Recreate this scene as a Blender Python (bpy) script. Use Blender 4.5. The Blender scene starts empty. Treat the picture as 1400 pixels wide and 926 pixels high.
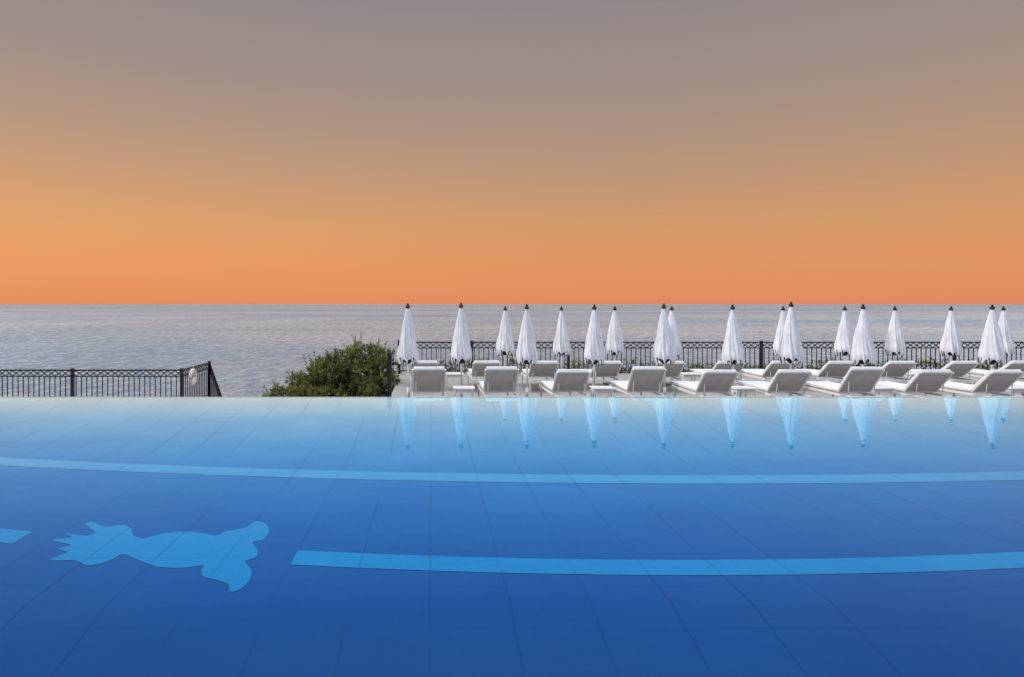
import bpy, math, random
from mathutils import Vector, Matrix, noise
random.seed(7)
S = bpy.context.scene
COL = S.collection
S.view_settings.view_transform = 'Standard'
S.view_settings.look = 'None'
S.view_settings.exposure = 0

# ---------------------------------------------------------------- helpers
def lin(c):
    return tuple(((v/255)/12.92 if v/255 <= .04045 else ((v/255+.055)/1.055)**2.4) for v in c) + (1,)

class NT:
    def __init__(s, mat):
        s.t = mat.node_tree; s.n = s.t.nodes; s.l = s.t.links
    def new(s, typ, **k):
        nd = s.n.new(typ)
        for a, b in k.items(): setattr(nd, a, b)
        return nd
    def link(s, a, b): s.l.new(a, b)
    def math(s, op, a, b=None, c=None):
        nd = s.n.new('ShaderNodeMath'); nd.operation = op
        for i, v in enumerate((a, b, c)):
            if v is None: continue
            if isinstance(v, (int, float)): nd.inputs[i].default_value = v
            else: s.l.new(v, nd.inputs[i])
        return nd.outputs[0]
    def ramp(s, fac, stops, interp='LINEAR'):
        nd = s.n.new('ShaderNodeValToRGB'); cr = nd.color_ramp; cr.interpolation = interp
        while len(cr.elements) < len(stops): cr.elements.new(.5)
        for e, (p, c) in zip(cr.elements, stops):
            e.position = p; e.color = c if len(c) == 4 else tuple(c)+(1,)
        s.l.new(fac, nd.inputs[0]); return nd.outputs[0]
    def mix(s, fac, a, b, mode='MIX'):
        nd = s.n.new('ShaderNodeMix'); nd.data_type = 'RGBA'; nd.blend_type = mode
        for idx, v in ((0, fac), (6, a), (7, b)):
            if isinstance(v, (int, float, tuple)): nd.inputs[idx].default_value = v
            else: s.l.new(v, nd.inputs[idx])
        return nd.outputs[2]
    def noise(s, vec, scale, detail=3, rough=.5):
        nd = s.n.new('ShaderNodeTexNoise'); nd.inputs['Scale'].default_value = scale
        nd.inputs['Detail'].default_value = detail; nd.inputs['Roughness'].default_value = rough
        if vec is not None: s.l.new(vec, nd.inputs['Vector'])
        return nd.outputs['Fac']
    def mapping(s, vec, scale=(1, 1, 1), rot=(0, 0, 0)):
        nd = s.n.new('ShaderNodeMapping'); nd.inputs['Scale'].default_value = scale
        nd.inputs['Rotation'].default_value = rot
        s.l.new(vec, nd.inputs['Vector']); return nd.outputs[0]
    def bump(s, h, strength, dist):
        nd = s.n.new('ShaderNodeBump'); nd.inputs['Strength'].default_value = strength
        nd.inputs['Distance'].default_value = dist; s.l.new(h, nd.inputs['Height']); return nd.outputs[0]

def mat_base(name):
    m = bpy.data.materials.new(name); m.use_nodes = True
    return m, NT(m), m.node_tree.nodes['Principled BSDF']

def simple(name, col, rough=.6, var=.15, nscale=8, bump=.0, metal=0, trans=0):
    m, t, p = mat_base(name)
    g = t.new('ShaderNodeNewGeometry')
    n = t.noise(g.outputs['Position'], nscale, 4)
    a = tuple(max(0, c*(1-var)) for c in col)+(1,); b = tuple(min(1, c*(1+var)) for c in col)+(1,)
    t.link(t.ramp(n, [(.3, a), (.7, b)]), p.inputs['Base Color'])
    p.inputs['Roughness'].default_value = rough
    p.inputs['Metallic'].default_value = metal
    if bump: t.link(t.bump(n, bump, .01), p.inputs['Normal'])
    return m

class MB:
    def __init__(s): s.v = []; s.f = []; s.m = []
    def quad(s, pts, m=0):
        i = len(s.v); s.v += [tuple(p) for p in pts]; s.f.append(tuple(range(i, i+len(pts)))); s.m.append(m)
    def box(s, lo, hi, m=0, M=None):
        x0, y0, z0 = lo; x1, y1, z1 = hi; i = len(s.v)
        c = [(x0,y0,z0),(x1,y0,z0),(x1,y1,z0),(x0,y1,z0),(x0,y0,z1),(x1,y0,z1),(x1,y1,z1),(x0,y1,z1)]
        if M is not None: c = [tuple(M @ Vector(p)) for p in c]
        s.v += c
        for q in ((0,3,2,1),(4,5,6,7),(0,1,5,4),(1,2,6,5),(2,3,7,6),(3,0,4,7)):
            s.f.append(tuple(i+k for k in q)); s.m.append(m)
    def beam(s, a, b, w, h, m=0):
        a = Vector(a); b = Vector(b); d = b-a; L = d.length; d.normalize()
        up = Vector((0,0,1)) if abs(d.z) < .95 else Vector((0,1,0))
        sx = d.cross(up).normalized(); uz = sx.cross(d).normalized()
        M = Matrix((( sx.x, d.x, uz.x, a.x),(sx.y, d.y, uz.y, a.y),(sx.z, d.z, uz.z, a.z),(0,0,0,1)))
        s.box((-w/2,0,-h/2),(w/2,L,h/2), m, M)
    def tube(s, a, b, r0, r1=None, n=8, m=0, caps=True):
        if r1 is None: r1 = r0
        a = Vector(a); b = Vector(b); d = (b-a).normalized()
        up = Vector((0,0,1)) if abs(d.z) < .95 else Vector((0,1,0))
        x = d.cross(up).normalized(); y = x.cross(d)
        i = len(s.v)
        for c, r in ((a, r0), (b, r1)):
            for k in range(n):
                t = 2*math.pi*k/n; s.v.append(tuple(c + x*math.cos(t)*r + y*math.sin(t)*r))
        for k in range(n):
            s.f.append((i+k, i+(k+1)%n, i+n+(k+1)%n, i+n+k)); s.m.append(m)
        if caps:
            s.f.append(tuple(i+k for k in range(n))[::-1]); s.m.append(m)
            s.f.append(tuple(i+n+k for k in range(n))); s.m.append(m)
    def mesh(s, name, mats, smooth=()):
        me = bpy.data.meshes.new(name); me.from_pydata(s.v, [], s.f)
        for m in mats: me.materials.append(m)
        me.polygons.foreach_set('material_index', s.m)
        if smooth: me.polygons.foreach_set('use_smooth', [mi in smooth for mi in s.m])
        me.update(); return me

def obj(name, me, loc=(0,0,0), rz=0, parent=None, sc=1):
    o = bpy.data.objects.new(name, me); COL.objects.link(o)
    o.location = loc; o.rotation_euler = (0,0,rz)
    o.scale = (sc,sc,sc) if isinstance(sc,(int,float)) else sc
    if parent: o.parent = parent
    return o
def empty(name):
    o = bpy.data.objects.new(name, None); COL.objects.link(o); return o
def bevel(o, w=.01, seg=2):
    b = o.modifiers.new('bevel', 'BEVEL'); b.width = w; b.segments = seg; b.limit_method = 'ANGLE'

# ---------------------------------------------------------------- sky / world
w = bpy.data.worlds.new("sky"); S.world = w; w.use_nodes = True
t = NT(w); bg = t.n['Background']
tc = t.new('ShaderNodeTexCoord'); sp = t.new('ShaderNodeSeparateXYZ'); t.link(tc.outputs['Generated'], sp.inputs[0])
z = sp.outputs[2]
hi = [(.52,(.50,.53,.62,1)),(.66,(.82,.90,1.0,1)),(1,(1.0,1.0,1.0,1))]
cool = [(0,lin((221,138,99))),(.02,lin((226,144,98))),(.06,lin((223,150,99))),(.11,lin((209,154,108))),(.17,lin((190,150,119))),
        (.24,lin((171,146,129))),(.31,lin((158,142,136))),(.41,lin((145,134,137)))]+hi
warm = [(0,lin((229,143,97))),(.02,lin((236,151,97))),(.06,lin((238,160,100))),(.11,lin((230,166,110))),(.17,lin((208,160,121))),
        (.24,lin((183,152,130))),(.31,lin((163,146,137))),(.41,lin((150,139,140)))]+hi
rc = t.ramp(z, cool); rw = t.ramp(z, warm)
az = t.math('MULTIPLY_ADD', sp.outputs[0], -1.0, .28)
azc = t.new('ShaderNodeClamp'); t.link(az, azc.inputs[0])
colr = t.mix(azc.outputs[0], rc, rw)
# sky behind the viewpoint dimmed and blued to shade the parasols' near sides
rear_dim = t.new('ShaderNodeMapRange'); rear_dim.inputs['From Min'].default_value = -.05; rear_dim.inputs['From Max'].default_value = -.75
t.link(sp.outputs[1], rear_dim.inputs['Value'])
colr = t.mix(rear_dim.outputs[0], colr, (.22,.27,.38,1))
t.link(colr, bg.inputs[0])
t.link(t.math('MULTIPLY_ADD', t.math('MAXIMUM', t.math('SUBTRACT', z, .5), 0), 3.0, 1.0), bg.inputs[1])

sun = bpy.data.lights.new('sun', 'SUN'); sun.energy = 1.6; sun.angle = math.radians(4); sun.color = (1, .88, .80)
so = bpy.data.objects.new('sun', sun); COL.objects.link(so)
sd = Vector((-.89, -.12, .44)).normalized()
so.rotation_euler = sd.to_track_quat('Z', 'Y').to_euler()

# ---------------------------------------------------------------- camera
C = 1.633
cam = bpy.data.cameras.new('camera'); co = bpy.data.objects.new('camera', cam); COL.objects.link(co)
co.location = (0, 0, C); co.rotation_euler = (math.pi/2, 0, 0)
cam.lens = 24; cam.sensor_width = 36; cam.shift_x = 110/1400; cam.shift_y = -47/1400
cam.clip_start = .1; cam.clip_end = 90000
S.camera = co

# ---------------------------------------------------------------- materials
m_white = simple('white_lacquered_frame', (.80,.80,.80), .35, .04)
def cloth(name, col, weave=260):
    m, t, p = mat_base(name)
    tcx = t.new('ShaderNodeTexCoord')
    n = t.noise(tcx.outputs['Object'], 5, 4)
    n2 = t.noise(tcx.outputs['Object'], weave, 1)
    a = tuple(c*.86 for c in col)+(1,); b = tuple(min(1,c*1.06) for c in col)+(1,)
    t.link(t.ramp(n, [(.3,a),(.7,b)]), p.inputs['Base Color'])
    p.inputs['Roughness'].default_value = .9
    p.inputs['Specular IOR Level'].default_value = .2
    t.link(t.bump(t.math('ADD', t.math('MULTIPLY', n2, .15), n), .35, .01), p.inputs['Normal'])
    return m
m_canopy = cloth('parasol_canvas', (.78,.80,.85))
m_cush = cloth('cushion_fabric', (.83,.84,.86))
m_sling = cloth('lounger_sling', (.51,.485,.475), 400)
m_black = simple('black_fitting', (.015,.015,.018), .45, .1)
m_iron = simple('painted_iron', (.012,.012,.015), .5, .2, 20)
m_base = simple('parasol_base_granite', (.22,.21,.2), .8, .2, 30)

def paving(name, col, size=.6, var=.12):
    m, t, p = mat_base(name)
    g = t.new('ShaderNodeNewGeometry')
    br = t.new('ShaderNodeTexBrick'); br.offset = .5
    br.inputs['Scale'].default_value = 1; br.inputs['Brick Width'].default_value = size; br.inputs['Row Height'].default_value = size*.5
    br.inputs['Mortar Size'].default_value = .006
    br.inputs['Color1'].default_value = tuple(c*(1-var) for c in col)+(1,)
    br.inputs['Color2'].default_value = tuple(c*(1+var) for c in col)+(1,)
    br.inputs['Mortar'].default_value = tuple(c*.45 for c in col)+(1,)
    t.link(g.outputs['Position'], br.inputs['Vector'])
    n = t.noise(g.outputs['Position'], 3, 6)
    t.link(t.mix(.35, br.outputs[0], t.ramp(n, [(.3,tuple(c*.6 for c in col)+(1,)),(.7,tuple(min(1,c*1.2) for c in col)+(1,))])), p.inputs['Base Color'])
    p.inputs['Roughness'].default_value = .75
    return m
m_deck = paving('limestone_paving', (.34,.325,.31))
m_rock = simple('cliff_rock', (.20,.17,.13), .95, .5, .6, .6)

# ---------------------------------------------------------------- sea
m, t, p = mat_base('sea_water')
t.n.remove(p)
g = t.new('ShaderNodeNewGeometry'); P = g.outputs['Position']
swell = t.noise(t.mapping(P, (.010,.004,1), (0,0,.10)), 1, 6, .68)
chop  = t.noise(t.mapping(P, (.34,.10,1), (0,0,.04)), 1, 5, .70)
fine  = t.noise(t.mapping(P, (1.3,.45,1), (0,0,-.06)), 1, 2, .6)
patch = t.noise(t.mapping(P, (.0008,.0030,1), (0,0,.05)), 1, 5, .62)
pr = t.ramp(patch, [(.42,(0,0,0,1)),(.60,(1,1,1,1))])
h = t.math('ADD', t.math('MULTIPLY', swell, 6.5), t.math('ADD', t.math('MULTIPLY', chop, 2.8), t.math('MULTIPLY', fine, .6)))
bmp = t.new('ShaderNodeBump'); bmp.inputs['Distance'].default_value = 1.0
t.link(h, bmp.inputs['Height'])
t.link(t.math('MULTIPLY_ADD', pr, .25, .62), bmp.inputs['Strength'])
gl = t.new('ShaderNodeBsdfGlossy'); gl.inputs['Roughness'].default_value = .27
t.link(t.mix(pr, (.96,1,1,1), (.76,.88,.98,1)), gl.inputs['Color'])
t.link(bmp.outputs[0], gl.inputs['Normal'])
df = t.new('ShaderNodeBsdfDiffuse'); df.inputs['Color'].default_value = (.09,.15,.21,1)
mixw = t.math('ADD', t.math('MULTIPLY', chop, .62), t.math('ADD', t.math('MULTIPLY', swell, .20), t.math('MULTIPLY', fine, .18)))
wf = t.ramp(mixw, [(.40,(.30,.30,.30,1)),(.50,(.62,.62,.62,1)),(.60,(.95,.95,.95,1))])
wf2 = t.math('MULTIPLY', wf, t.math('MULTIPLY_ADD', pr, -.22, 1.0))
mx = t.new('ShaderNodeMixShader')
t.link(wf2, mx.inputs[0]); t.link(df.outputs[0], mx.inputs[1]); t.link(gl.outputs[0], mx.inputs[2])
t.link(mx.outputs[0], t.n['Material Output'].inputs[0])
m_sea = m
b = MB(); b.quad([(-40000,30,-15),(40000,30,-15),(40000,60000,-15),(-40000,60000,-15)])
b.quad([(-40000,-300,-15),(40000,-300,-15),(40000,30,-15),(-40000,30,-15)])
obj('sea', b.mesh('sea',[m_sea]))

# ---------------------------------------------------------------- pool
PX0, PX1, PY0, PY1 = -16.0, 20.0, .9, 12.0
pool = empty('swimming_pool')
m, t, p = mat_base('pool_water'); t.n.remove(p)
g = t.new('ShaderNodeNewGeometry'); P = g.outputs['Position']
r1 = t.noise(t.mapping(P, (.9,1.6,1), (0,0,.2)), 1, 3, .5)
r2 = t.noise(t.mapping(P, (5,8,1)), 1, 2, .5)
bm = t.bump(t.math('ADD', r1, t.math('MULTIPLY', r2, .10)), .15, .02)
fr = t.new('ShaderNodeFresnel'); fr.inputs['IOR'].default_value = 1.35; t.link(bm, fr.inputs['Normal'])
gl = t.new('ShaderNodeBsdfGlossy'); gl.inputs['Roughness'].default_value = .0; gl.inputs['Color'].default_value = (.58,.82,.86,1)
t.link(bm, gl.inputs['Normal'])
tr = t.new('ShaderNodeBsdfTransparent'); tr.inputs['Color'].default_value = (.95,.99,1,1)
mx = t.new('ShaderNodeMixShader'); t.link(fr.outputs[0], mx.inputs[0]); t.link(tr.outputs[0], mx.inputs[1]); t.link(gl.outputs[0], mx.inputs[2])
t.link(mx.outputs[0], t.n['Material Output'].inputs[0])
m_water = m
b = MB(); b.quad([(PX0,PY0,0),(PX1,PY0,0),(PX1,PY1,0),(PX0,PY1,0)])
obj('water', b.mesh('water',[m_water]), parent=pool)

# tiled floor : shallow ledge at infinity edge; sky reflection and depth tint painted in
def pool_mat(name, stops, line=.25):
    m, t, p = mat_base(name)
    g = t.new('ShaderNodeNewGeometry'); P = g.outputs['Position']
    sp = t.new('ShaderNodeSeparateXYZ'); t.link(P, sp.inputs[0])
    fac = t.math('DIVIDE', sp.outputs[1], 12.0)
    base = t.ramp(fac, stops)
    n = t.noise(P, .8, 6, .65)
    base = t.mix(1.0, base, t.ramp(n, [(.3,(.78,.85,.91,1)),(.7,(1,1,1,1))]), 'MULTIPLY')
    cell = t.new('ShaderNodeTexWhiteNoise'); cell.noise_dimensions = '2D'
    fl = t.new('ShaderNodeVectorMath', operation='FLOOR'); dv = t.new('ShaderNodeVectorMath', operation='DIVIDE')
    t.link(P, dv.inputs[0]); dv.inputs[1].default_value = (.52,.52,1)
    ad = t.new('ShaderNodeVectorMath', operation='ADD'); ad.inputs[1].default_value = (50.0,50.0,0)
    t.link(dv.outputs[0], ad.inputs[0]); t.link(ad.outputs[0], fl.inputs[0]); t.link(fl.outputs[0], cell.inputs['Vector'])
    base = t.mix(1.0, base, t.ramp(cell.outputs['Value'], [(0,(.95,.965,.98,1)),(1,(1,1,1,1))]), 'MULTIPLY')
    def ln(c, per, wd):
        f = t.math('FRACT', t.math('ADD', t.math('DIVIDE', c, per), 50.0))
        e = t.math('MINIMUM', f, t.math('SUBTRACT', 1.0, f))
        return t.math('MAXIMUM', t.math('SUBTRACT', 1.0, t.math('DIVIDE', e, wd/per)), 0)
    wobx = t.math('MULTIPLY_ADD', t.noise(P, 1.6, 2), .02, sp.outputs[0])
    l = t.math('MAXIMUM', ln(wobx, .52, .010), t.math('MULTIPLY', ln(sp.outputs[1], .52, .009), .6))
    vis = t.ramp(t.noise(P, .7, 3), [(.38,(.12,.12,.12,1)),(.66,(.75,.75,.75,1))])
    lf = t.math('MULTIPLY', l, vis)
    base = t.mix(lf, base, t.mix(1.0, base, (.2,.42,.55,1), 'MULTIPLY'))
    vo = t.new('ShaderNodeTexVoronoi'); vo.distance='CHEBYCHEV'; vo.inputs['Scale'].default_value = 40; vo.inputs['Randomness'].default_value = .15
    t.link(P, vo.inputs['Vector'])
    hs = t.new('ShaderNodeSeparateColor'); t.link(vo.outputs['Color'], hs.inputs[0])
    base = t.mix(1.0, base, t.ramp(hs.outputs[0], [(0,(.90,.93,.95,1)),(1,(1,1,1,1))]), 'MULTIPLY')
    t.link(base, p.inputs['Base Color']); p.inputs['Roughness'].default_value = .9
    p.inputs['Specular IOR Level'].default_value = .0
    return m
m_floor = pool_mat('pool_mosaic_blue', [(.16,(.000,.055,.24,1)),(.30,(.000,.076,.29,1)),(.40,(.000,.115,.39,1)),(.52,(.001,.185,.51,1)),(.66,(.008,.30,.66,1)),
                                   (.78,(.07,.44,.76,1)),(.89,(.27,.62,.85,1)),(.985,(.80,.88,.90,1)),(1,(.85,.90,.90,1))])  # pale end stands in for reflected sky, dark end for deeper water
m_band = pool_mat('pool_mosaic_pale', [(.30,(.002,.25,.56,1)),(.45,(.006,.33,.68,1)),(.66,(.08,.48,.82,1)),(1,(.6,.85,.97,1))])
def fz(y):
    if y > 11.6: return -.06 + .045*(y-11.6)/.4
    if y > 9.0: return -.30 + .24*(y-9.0)/2.6
    if y > 4.4: return -.30
    return -.30 - .45*min(1,(4.4-y)/2.5)
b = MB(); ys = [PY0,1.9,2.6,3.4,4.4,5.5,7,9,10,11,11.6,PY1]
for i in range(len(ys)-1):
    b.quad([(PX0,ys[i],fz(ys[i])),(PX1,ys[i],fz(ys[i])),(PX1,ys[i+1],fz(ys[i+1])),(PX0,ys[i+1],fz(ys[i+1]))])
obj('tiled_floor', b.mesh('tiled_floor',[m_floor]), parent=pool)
def ribbon(name, x0, x1, fn, wd):
    b = MB(); N = 80
    for i in range(N):
        a = x0+(x1-x0)*i/N; c = x0+(x1-x0)*(i+1)/N
        b.quad([(a,fn(a)-wd/2,-.296),(c,fn(c)-wd/2,-.296),(c,fn(c)+wd/2,-.296),(a,fn(a)+wd/2,-.296)])
    obj(name, b.mesh(name,[m_band]), parent=pool)
near = lambda x: 5.005+.023*(x-1.9)**2
ribbon('lane_band_near', -1.05, 12, near, .29)
ribbon('lane_band_near_west', -9, -3.38, near, .29)
ribbon('lane_band_far', -9, 13.5, lambda x: min(8.8, 7.52+.0125*(x-3)**2), .36)
sq = [(-2.88,5.15),(-2.83,5.30),(-2.94,5.38),(-2.89,5.47),(-3.10,5.58),(-2.97,5.64),(-3.07,5.73),(-2.87,5.69),(-2.85,5.78),(-3.02,5.97),(-3.01,6.05),
(-2.82,5.91),(-2.72,5.97),(-2.60,5.89),(-2.495,5.71),(-2.38,5.62),(-2.29,5.71),(-2.14,5.78),(-1.945,5.76),(-1.80,5.69),(-1.74,5.80),(-1.61,5.89),(-1.57,6.05),
(-1.47,6.02),(-1.38,5.80),(-1.38,5.60),(-1.45,5.53),(-1.37,5.37),(-1.34,5.21),(-1.40,5.12),(-1.32,4.98),(-1.275,4.80),(-1.29,4.64),(-1.35,4.58),(-1.40,4.70),
(-1.51,4.78),(-1.61,4.83),(-1.67,4.955),(-1.685,5.04),(-1.82,5.0),(-2.02,5.02),(-2.24,5.17),(-2.385,5.27),(-2.41,5.17),(-2.47,5.07),(-2.555,5.05),(-2.69,5.14)]
pts = []
n = len(sq)
for i in range(n):
    p0,p1,p2,p3 = [Vector(sq[(i+k)%n]) for k in (-1,0,1,2)]
    for s_ in (0,.25,.5,.75):
        q = .5*((2*p1)+(p2-p0)*s_+(2*p0-5*p1+4*p2-p3)*s_**2+(3*p1-p0-3*p2+p3)*s_**3)
        pts.append((q.x,q.y))
from mathutils.geometry import tessellate_polygon
V3 = [Vector((x,y,-.296)) for x,y in pts]
tri = tessellate_polygon([V3])
b = MB(); b.v = [tuple(v) for v in V3]
for f in tri:
    a = [V3[k] for k in f]; nz = (a[1]-a[0]).cross(a[2]-a[0]).z
    b.f.append(tuple(f) if nz > 0 else tuple(f)[::-1]); b.m.append(0)
obj('squirrel_mosaic', b.mesh('squirrel_mosaic',[m_band]), parent=pool)
b = MB()
b.box((PX0-.25,PY1,-3.2),(PX1+.25,PY1+.05,-.004),0)
b.box((PX0-.25,PY0,-3.2),(PX0,PY1,.06),0); b.box((PX1,PY0,-3.2),(PX1+.25,PY1,.06),0)
b.box((PX0-.25,PY0-.3,-3.2),(PX1+.25,PY0,.06),0)
obj('pool_wall', b.mesh('pool_wall',[simple('weir_tile',(.62,.70,.72),.3,.05)]), parent=pool)

# ---------------------------------------------------------------- ground, terraces, cliff
DZ = C-2.2
b = MB()
b.box((-.98,12.055,-3.2),(26,21.75,DZ),0)
obj('stone_terrace', b.mesh('stone_terrace',[m_deck]))
b = MB()
b.box((-30,12.055,-3.2),(-.985,19.6,-1.35),0)
b.box((-7.3,19.6,-3.2),(-5.9,21.8,-1.35),0)
obj('lower_path', b.mesh('lower_path',[m_deck]))
b = MB()
for i in range(9):
    b.box((-7.3,21.8+.18*i,-5),( -5.9,21.8+.18*(i+1),-1.35-.18*(i+1)),0)
obj('cliff_steps', b.mesh('cliff_steps',[m_deck]))
b = MB(); b.box((-60,-40,-3.2),(60,PY0-.3,.03),0)
obj('terrace_pavement', b.mesh('terrace_pavement',[m_deck]))
b = MB(); NX, NY = 90, 30
for j in range(NY+1):
    for i in range(NX+1):
        x = -90+180*i/NX; y = 12.2+52*j/NY
        u = max(0,(y-19.5)/40)
        zz = -2.6 - 14.5*u**.9 + (noise.noise(Vector((x*.25,y*.3,0)))*1.0 if y>20 else 0)*min(1,u*5)
        b.v.append((x,y,zz))
for j in range(NY):
    for i in range(NX):
        k = j*(NX+1)+i; b.f.append((k,k+1,k+NX+2,k+NX+1)); b.m.append(0)
obj('ground', b.mesh('ground',[m_rock]))

# ---------------------------------------------------------------- railings
def railing(b, p0, p1, H, post=3.04, first=0.0):
    p0 = Vector(p0); p1 = Vector(p1); L = (p1-p0).length; d = (p1-p0)/L; up = Vector((0,0,1))
    b.beam(p0+up*H, p1+up*H, .055, .036)
    b.beam(p0+up*(H-.18), p1+up*(H-.18), .035, .026)
    b.beam(p0+up*.10, p1+up*.10, .035, .025)
    n = max(1, round(L/.15))
    for i in range(n+1):
        q = p0+d*L*i/n
        b.beam(q+up*.11, q+up*(H-.19), .021, .021)
    n = max(1, round(L/.20))
    for i in range(n):
        q = p0+d*L*i/n; r = p0+d*L*(i+1)/n
        b.beam(q+up*(H-.172), r+up*(H-.016), .022, .022)
        b.beam(q+up*(H-.016), r+up*(H-.172), .018, .022)
    s = first
    while s <= L+.01:
        q = p0+d*s
        b.beam(q, q+up*(H+.05), .075, .075); s += post
b = MB(); railing(b,(-1.05,21.5,DZ),( 25.6,21.5,DZ),1.0,3.04,2.32)
b.beam((-1.02,21.5,DZ),(-1.02,21.5,DZ+1.06),.09,.09)
obj('iron_railing', b.mesh('iron_railing',[m_iron]))
b = MB()
b.beam((-.90,14.6,-1.3),(-.90,14.6,.56),.085,.085)
b.box((-.955,14.545,.56),(-.845,14.655,.585)); b.tube((-.90,14.6,.585),(-.90,14.6,.63),.035,.008)
obj('iron_post', b.mesh('iron_post',[m_iron]))
b = MB(); railing(b,(-29.9,19.4,-1.35),(-7.1,19.4,-1.35),1.11,3.3,3.2)
railing(b,(-7.1,19.4,-1.35),(-7.1,21.8,-1.35),1.11,2.4,0)
railing(b,(-7.1,21.8,-1.35),(-7.1,23.4,-2.95),1.11,1.9,0)
obj('iron_railing', b.mesh('iron_railing_path',[m_iron]))

# lifebuoy hung on the return panel of the path railing
b = MB(); R, r = .19, .065; N, K = 32, 12
for i in range(N):
    for k in range(K):
        a = 2*math.pi*i/N; c = 2*math.pi*k/K
        b.v.append((r*math.sin(c)*.8, (R+r*math.cos(c))*math.cos(a), (R+r*math.cos(c))*math.sin(a)))
for i in range(N):
    for k in range(K):
        b.f.append((i*K+k, ((i+1)%N)*K+k, ((i+1)%N)*K+(k+1)%K, i*K+(k+1)%K)); b.m.append(1 if i%8 in (0,) else 0)
b.tube((.0,0,R+r),(.03,0,R+r+.09),.006,.006,6,0)
obj('lifebuoy', b.mesh('lifebuoy',[simple('buoy_white',(.8,.78,.74),.5,.05), simple('buoy_band',(.45,.25,.15),.5,.05)],(0,1)), loc=(-6.99,19.98,-.50))

# ---------------------------------------------------------------- parasols
def parasol_mesh(seed):
    rnd = random.Random(seed); b = MB()
    b.tube((0,0,.05),(0,0,2.14),.022,.020,12,2)
    b.tube((0,0,0),(0,0,.06),.26,.25,24,3); b.tube((0,0,.06),(0,0,.30),.035,.032,12,2)
    b.tube((0,0,2.10),(0,0,2.16),.045,.045,12,1); b.tube((0,0,2.16),(0,0,2.215),.026,.018,10,1)
    prof = [(2.125,.018),(2.10,.042),(2.03,.062),(1.92,.090),(1.78,.122),(1.62,.154),(1.46,.182),(1.30,.208),(1.17,.228),(1.06,.240),(.98,.234),(.90,.198)]
    NA = 96; ph = rnd.uniform(0,6.28); amp = [rnd.uniform(.65,1.2) for _ in range(8)]
    off = [rnd.uniform(-.10,.10) for _ in range(8)]; tw = rnd.uniform(.15,.45)
    i0 = len(b.v); npf = len(prof)
    for j,(zz,rr) in enumerate(prof):
        tt = j/(npf-1)
        for i in range(NA):
            a = 2*math.pi*i/NA; s = (a*8/(2*math.pi)); k = int(s)%8; u = s-int(s)
            fold = abs(math.sin(math.pi*u))
            spike = (1-fold)**2.2
            rad = rr*(.66 + .24*fold*amp[k]*(.3+.7*tt) + .36*spike*(.3+.7*tt))
            rad *= 1+.14*noise.noise(Vector((math.cos(a)*3+seed*5,math.sin(a)*3,zz*3)))
            lo = 0
            if j == npf-1: lo = -.07*spike + .06*fold*amp[k]
            if j == npf-2: lo = -.02*spike+.02*fold
            o_ = off[k]*(1-u)+off[(k+1)%8]*u
            aa = a+ph+ tw*tt*tt + o_*tt
            b.v.append((rad*math.cos(aa), rad*math.sin(aa), zz+lo))
    for j in range(npf-1):
        for i in range(NA):
            b.f.append((i0+j*NA+i, i0+(j+1)*NA+i, i0+(j+1)*NA+(i+1)%NA, i0+j*NA+(i+1)%NA)); b.m.append(0)
    b.tube((0,0,.84),(0,0,.93),.045,.045,12,1)
    for k in range(8):
        a = 2*math.pi*k/8+ph+tw; c, s = math.cos(a), math.sin(a)
        b.tube((.04*c,.04*s,.86),(.15*c,.15*s,.98),.012,.012,5,1)
        b.tube((.205*c,.205*s,.99),(.165*c,.165*s,.82),.011,.009,5,1)
    return b.mesh('parasol_%d'%seed,[m_canopy,m_black,m_white,m_base],(0,1,2))
PM = [parasol_mesh(s) for s in (1,2,3,4,5,6)]
front = [(-.53,1.005),(.68,1.01),(2.17,.995),(3.70,.99),(5.33,1.0),(6.85,.99),(8.18,1.02),(9.80,.995),(12.75,.99),(14.3,1)]
back = [2.0,3.52,4.97,6.52,9.55,11.15,12.60,14.0,15.45,17.0]
k = 0
for x,sc in front:
    o = obj('closed_parasol', PM[k%6], (x,15.55+random.uniform(-.06,.06),DZ), random.uniform(0,6.28), sc=(sc*random.uniform(1.0,1.15),sc*1.08,sc)); k += 1
    o.rotation_euler[0] = random.uniform(-.008,.008); o.rotation_euler[1] = random.uniform(-.012,.012)
for x in back:
    o = obj('closed_parasol', PM[k%6], (x,18.5+random.uniform(-.08,.08),DZ), random.uniform(0,6.28), sc=(random.uniform(1.0,1.15),1.08,.968)); k += 1
    o.rotation_euler[1] = random.uniform(-.012,.012)

# ---------------------------------------------------------------- loungers
def lounger_mesh(top, run):
    b = MB(); W = .34
    hy = run+.02
    for sx in (-1,1):
        b.beam((sx*W,.02,.29),(sx*W,1.98,.29),.035,.05,0)
        for ly in (.18,1.80): b.beam((sx*W,ly,0),(sx*W,ly,.265),.04,.04,0)
        b.beam((sx*(W-.005),hy,.345),(sx*(W-.005),.0,top),.035,.035,0)
        b.beam((sx*(W-.07),.22,.31),(sx*(W-.07),.18,top*.62+.05),.016,.016,0)
    for yy in (.02,1.98): b.beam((-W+.018,yy,.29),(W-.018,yy,.29),.035,.045,0)
    b.beam((-W+.02,0,top),(W-.02,0,top),.035,.035,0)
    b.beam((-W+.02,hy,.345),(W-.02,hy,.345),.03,.03,0)
    b.beam((0,hy+.03,.33),(0,1.96,.33),2*W-.05,.012,1)
    a = Vector((0,hy-.01,.36)); c = Vector((0,.02,top-.01)); d = (c-a).normalized(); nrm = Vector((0,-d.z,d.y)); 
    if nrm.y > 0: nrm = -nrm
    aa = a+nrm*.004; cc = c+nrm*.004
    b.beam(aa, cc, 2*W-.045, .010, 1)
    return b, a, c, nrm, hy, W
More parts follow.
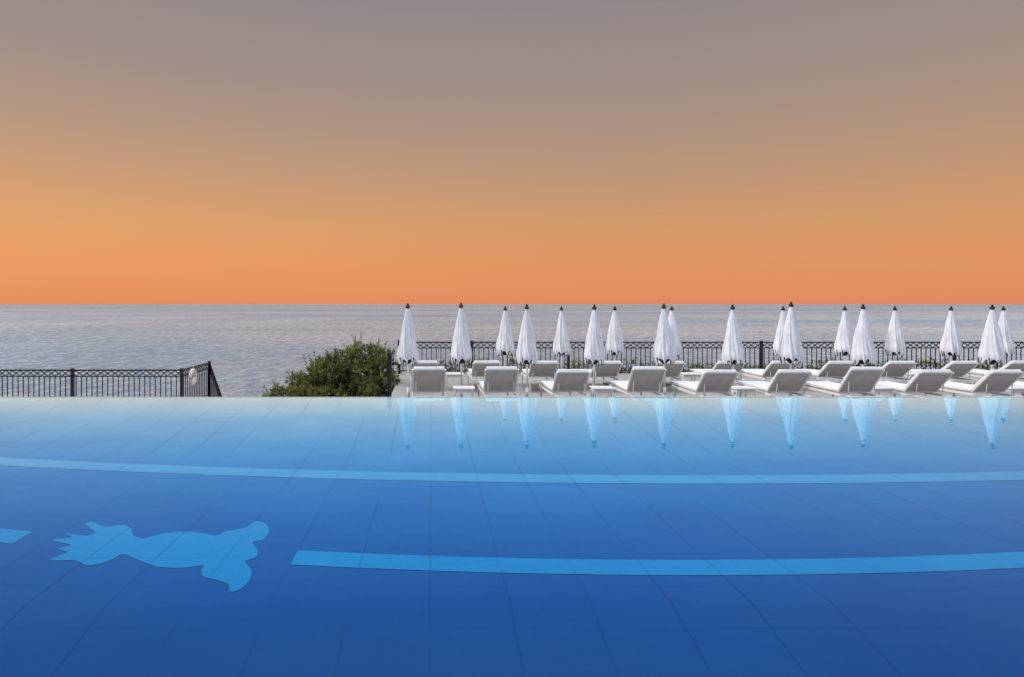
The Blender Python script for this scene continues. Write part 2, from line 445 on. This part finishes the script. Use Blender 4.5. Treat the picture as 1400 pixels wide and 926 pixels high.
def cushion(hy, W, a, c, nrm, top):
    b = MB()
    b.beam((0,hy+.05,.372),(0,1.97,.372),2*W-.02,.065,0)
    off = -nrm*.042
    b.beam(a+off+Vector((0,.0,.03)), c+off+(c-a).normalized()*.035, 2*W-.04, .06, 0)
    return b
def lounger(x, y, kind, rz):
    e = empty('sun_lounger'); e.location = (x,y,DZ); e.rotation_euler = (0,0,rz)
    f,c = LM[kind]
    o1 = obj('frame', f, parent=e); bevel(o1,.006,2)
    o2 = obj('mattress', c, parent=e); bevel(o2,.022,3)
LM = []
for top,run in ((.86,.44),(.73,.52),(.80,.47)):
    b,a,c,nrm,hy,W = lounger_mesh(top,run)
    f = b.mesh('lounger_frame',[m_white,m_sling]); cu = cushion(hy,W,a,c,nrm,top).mesh('lounger_mattress',[m_cush])
    LM.append((f,cu))
for x in (-.05,1.45,2.92,4.48,5.93,7.45,8.93,10.35,11.78,13.3):
    lounger(x, 14.0+random.uniform(-.05,.05), random.choice((0,0,2)), random.uniform(-.03,.03))
for x in (-.18,1.38,2.82,4.40,5.95,7.45,8.8,10.2,11.7,13.25,14.8,16.3):
    lounger(x, 17.0+random.uniform(-.06,.06), 1, random.uniform(-.03,.03))

# side tables
b = MB()
b.box((-.23,-.23,.38),(.23,.23,.41),0)
for sx in (-1,1):
    for sy in (-1,1): b.beam((sx*.19,sy*.19,0),(sx*.19,sy*.19,.38),.03,.03,0)
for s_ in (-1,1):
    b.beam((-.175,s_*.19,.34),(.175,s_*.19,.34),.02,.04,0); b.beam((s_*.19,-.175,.34),(s_*.19,.175,.34),.02,.04,0)
tm = b.mesh('side_table',[m_white])
for x in (.70,3.68,6.70,9.62,12.55):
    o = obj('side_table', tm, (x,14.75,DZ), random.uniform(-.06,.06)); bevel(o,.005)
for x in (.6,3.6,6.7,9.5,12.5):
    o = obj('side_table', tm, (x,17.7,DZ), random.uniform(-.06,.06)); bevel(o,.005)

# ---------------------------------------------------------------- planting
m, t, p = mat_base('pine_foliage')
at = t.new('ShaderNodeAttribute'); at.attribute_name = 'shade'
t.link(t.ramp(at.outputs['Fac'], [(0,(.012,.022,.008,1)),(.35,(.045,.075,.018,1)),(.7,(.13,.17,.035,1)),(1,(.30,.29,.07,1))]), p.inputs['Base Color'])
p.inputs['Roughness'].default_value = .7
m_leaf = m
m_bark = simple('bark', (.09,.06,.04), .95, .3, 20, .5)
def tuft(b, shades, q, ax, size, needles, base, rnd):
    for k in range(needles):
        dd = (ax+Vector((rnd.gauss(0,.5),rnd.gauss(0,.5),rnd.gauss(0,.5)))).normalized()
        L = size*rnd.uniform(.6,1.5); s = dd.cross(Vector((rnd.gauss(0,1),rnd.gauss(0,1),rnd.gauss(0,1)))).normalized()*size*.10
        i = len(b.v)
        b.v += [tuple(q-s*.5), tuple(q+dd*L*.55+s), tuple(q+dd*L), tuple(q+dd*L*.5-s)]
        b.f.append((i,i+1,i+2,i+3)); b.m.append(0)
        shades.append(max(0,min(1,base+rnd.uniform(-.12,.16))))
def foliage(b, shades, clumps, ntuft, size, rnd, needles=9, sprigs=0):
    tot = sum(rx*ry*rz for _,(rx,ry,rz) in clumps)
    for (cx,cy,cz),(rx,ry,rz) in clumps:
        cnt = int(ntuft*rx*ry*rz/tot)
        for _ in range(cnt):
            v = Vector((rnd.gauss(0,1),rnd.gauss(0,1),rnd.gauss(0,1))).normalized()
            rr = rnd.uniform(.25,1)**.45
            wv = 1+.55*noise.noise(v*3.2+Vector((cx,cy,cz)))
            q = Vector((cx+v.x*rx*rr*wv, cy+v.y*ry*rr*wv, cz+v.z*rz*rr*wv))
            cl = noise.noise(q*3.4)
            if cl < -.20 and rr > .6: continue
            ax = (v*.8+Vector((rnd.uniform(-.4,.4),rnd.uniform(-.4,.4),.9+rnd.uniform(-.2,.3)))).normalized()
            tuft(b, shades, q, ax, size, needles, .28+.45*(rr-.5)+1.0*cl+.28*v.z-.18*v.x, rnd)  # sunlight painted into tuft colour: paler on top and left, darker inside
        for _ in range(int(sprigs*rx*rz/.4)):
            v = Vector((rnd.uniform(-1,1),rnd.uniform(-1,.3),rnd.uniform(.15,1))).normalized()
            q = Vector((cx+v.x*rx*.9, cy+v.y*ry*.9, cz+v.z*rz*.9))
            dr = (v*.6+Vector((rnd.uniform(-.3,.3),0,.8))).normalized(); L = rnd.uniform(.12,.38)
            for s_ in range(6):
                tuft(b, shades, q+dr*L*s_/5, dr, size*.75, 6, .50+.06*s_, rnd)
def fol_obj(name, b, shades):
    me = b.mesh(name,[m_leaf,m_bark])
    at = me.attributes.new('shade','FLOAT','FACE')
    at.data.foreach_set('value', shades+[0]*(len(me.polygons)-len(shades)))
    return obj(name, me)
rnd = random.Random(3)
b = MB(); sh = []
cl = [((-2.05,19.1,-.30),(.70,.9,.70)),((-2.75,19.0,-.45),(.70,.9,.60)),((-3.45,19.0,-.78),(.65,.8,.48)),((-4.15,19.1,-1.02),(.50,.7,.38)),
      ((-1.45,19.2,-.25),(.45,.8,.62)),((-1.6,18.6,-.9),(.6,.8,.6)),((-2.6,18.6,-1.0),(1.1,.8,.5)),((-3.9,18.8,-1.2),(.9,.7,.35)),((-1.25,18.8,-.75),(.35,.7,.5)),
      ((-1.95,19.2,.14),(.35,.4,.38)),((-2.6,19.1,.0),(.35,.4,.3)),((-3.2,19.0,-.35),(.35,.4,.28)),
      ((-1.6,19.1,.26),(.18,.2,.26)),((-2.25,19.1,.30),(.16,.2,.22)),((-2.95,19.0,.0),(.18,.2,.22)),((-3.75,19.0,-.5),(.2,.2,.22)),((-4.3,19.0,-.72),(.18,.2,.2))]
foliage(b, sh, cl, 6800, .11, rnd, 9, 10)
base = Vector((-2.4,19.1,-1.4))
for k in range(17):
    c_,r_ = cl[k%len(cl)]
    e = Vector(c_)+Vector((rnd.uniform(-.3,.3),rnd.uniform(-.3,.3),.1)); mid = base.lerp(e,.5)+Vector((rnd.uniform(-.15,.15),0,-.1))
    b.tube(base,mid,.05,.03,6,1,False); b.tube(mid,e,.03,.008,6,1,False)
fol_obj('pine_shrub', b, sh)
b = MB(); sh = []
cl = []
x = -.4
while x < 25:
    cl.append(((x,22.1+rnd.uniform(-.1,.1),DZ+.0+rnd.uniform(-.15,.12)),(.55,.35,.30+rnd.uniform(0,.12)))); x += .62
foliage(b, sh, cl, 5200, .10, rnd, 7)
for c_,r_ in cl[::2]:
    b.tube((c_[0],c_[1],-3),(c_[0],c_[1],c_[2]),.03,.01,5,1,False)
fol_obj('hedge', b, sh)
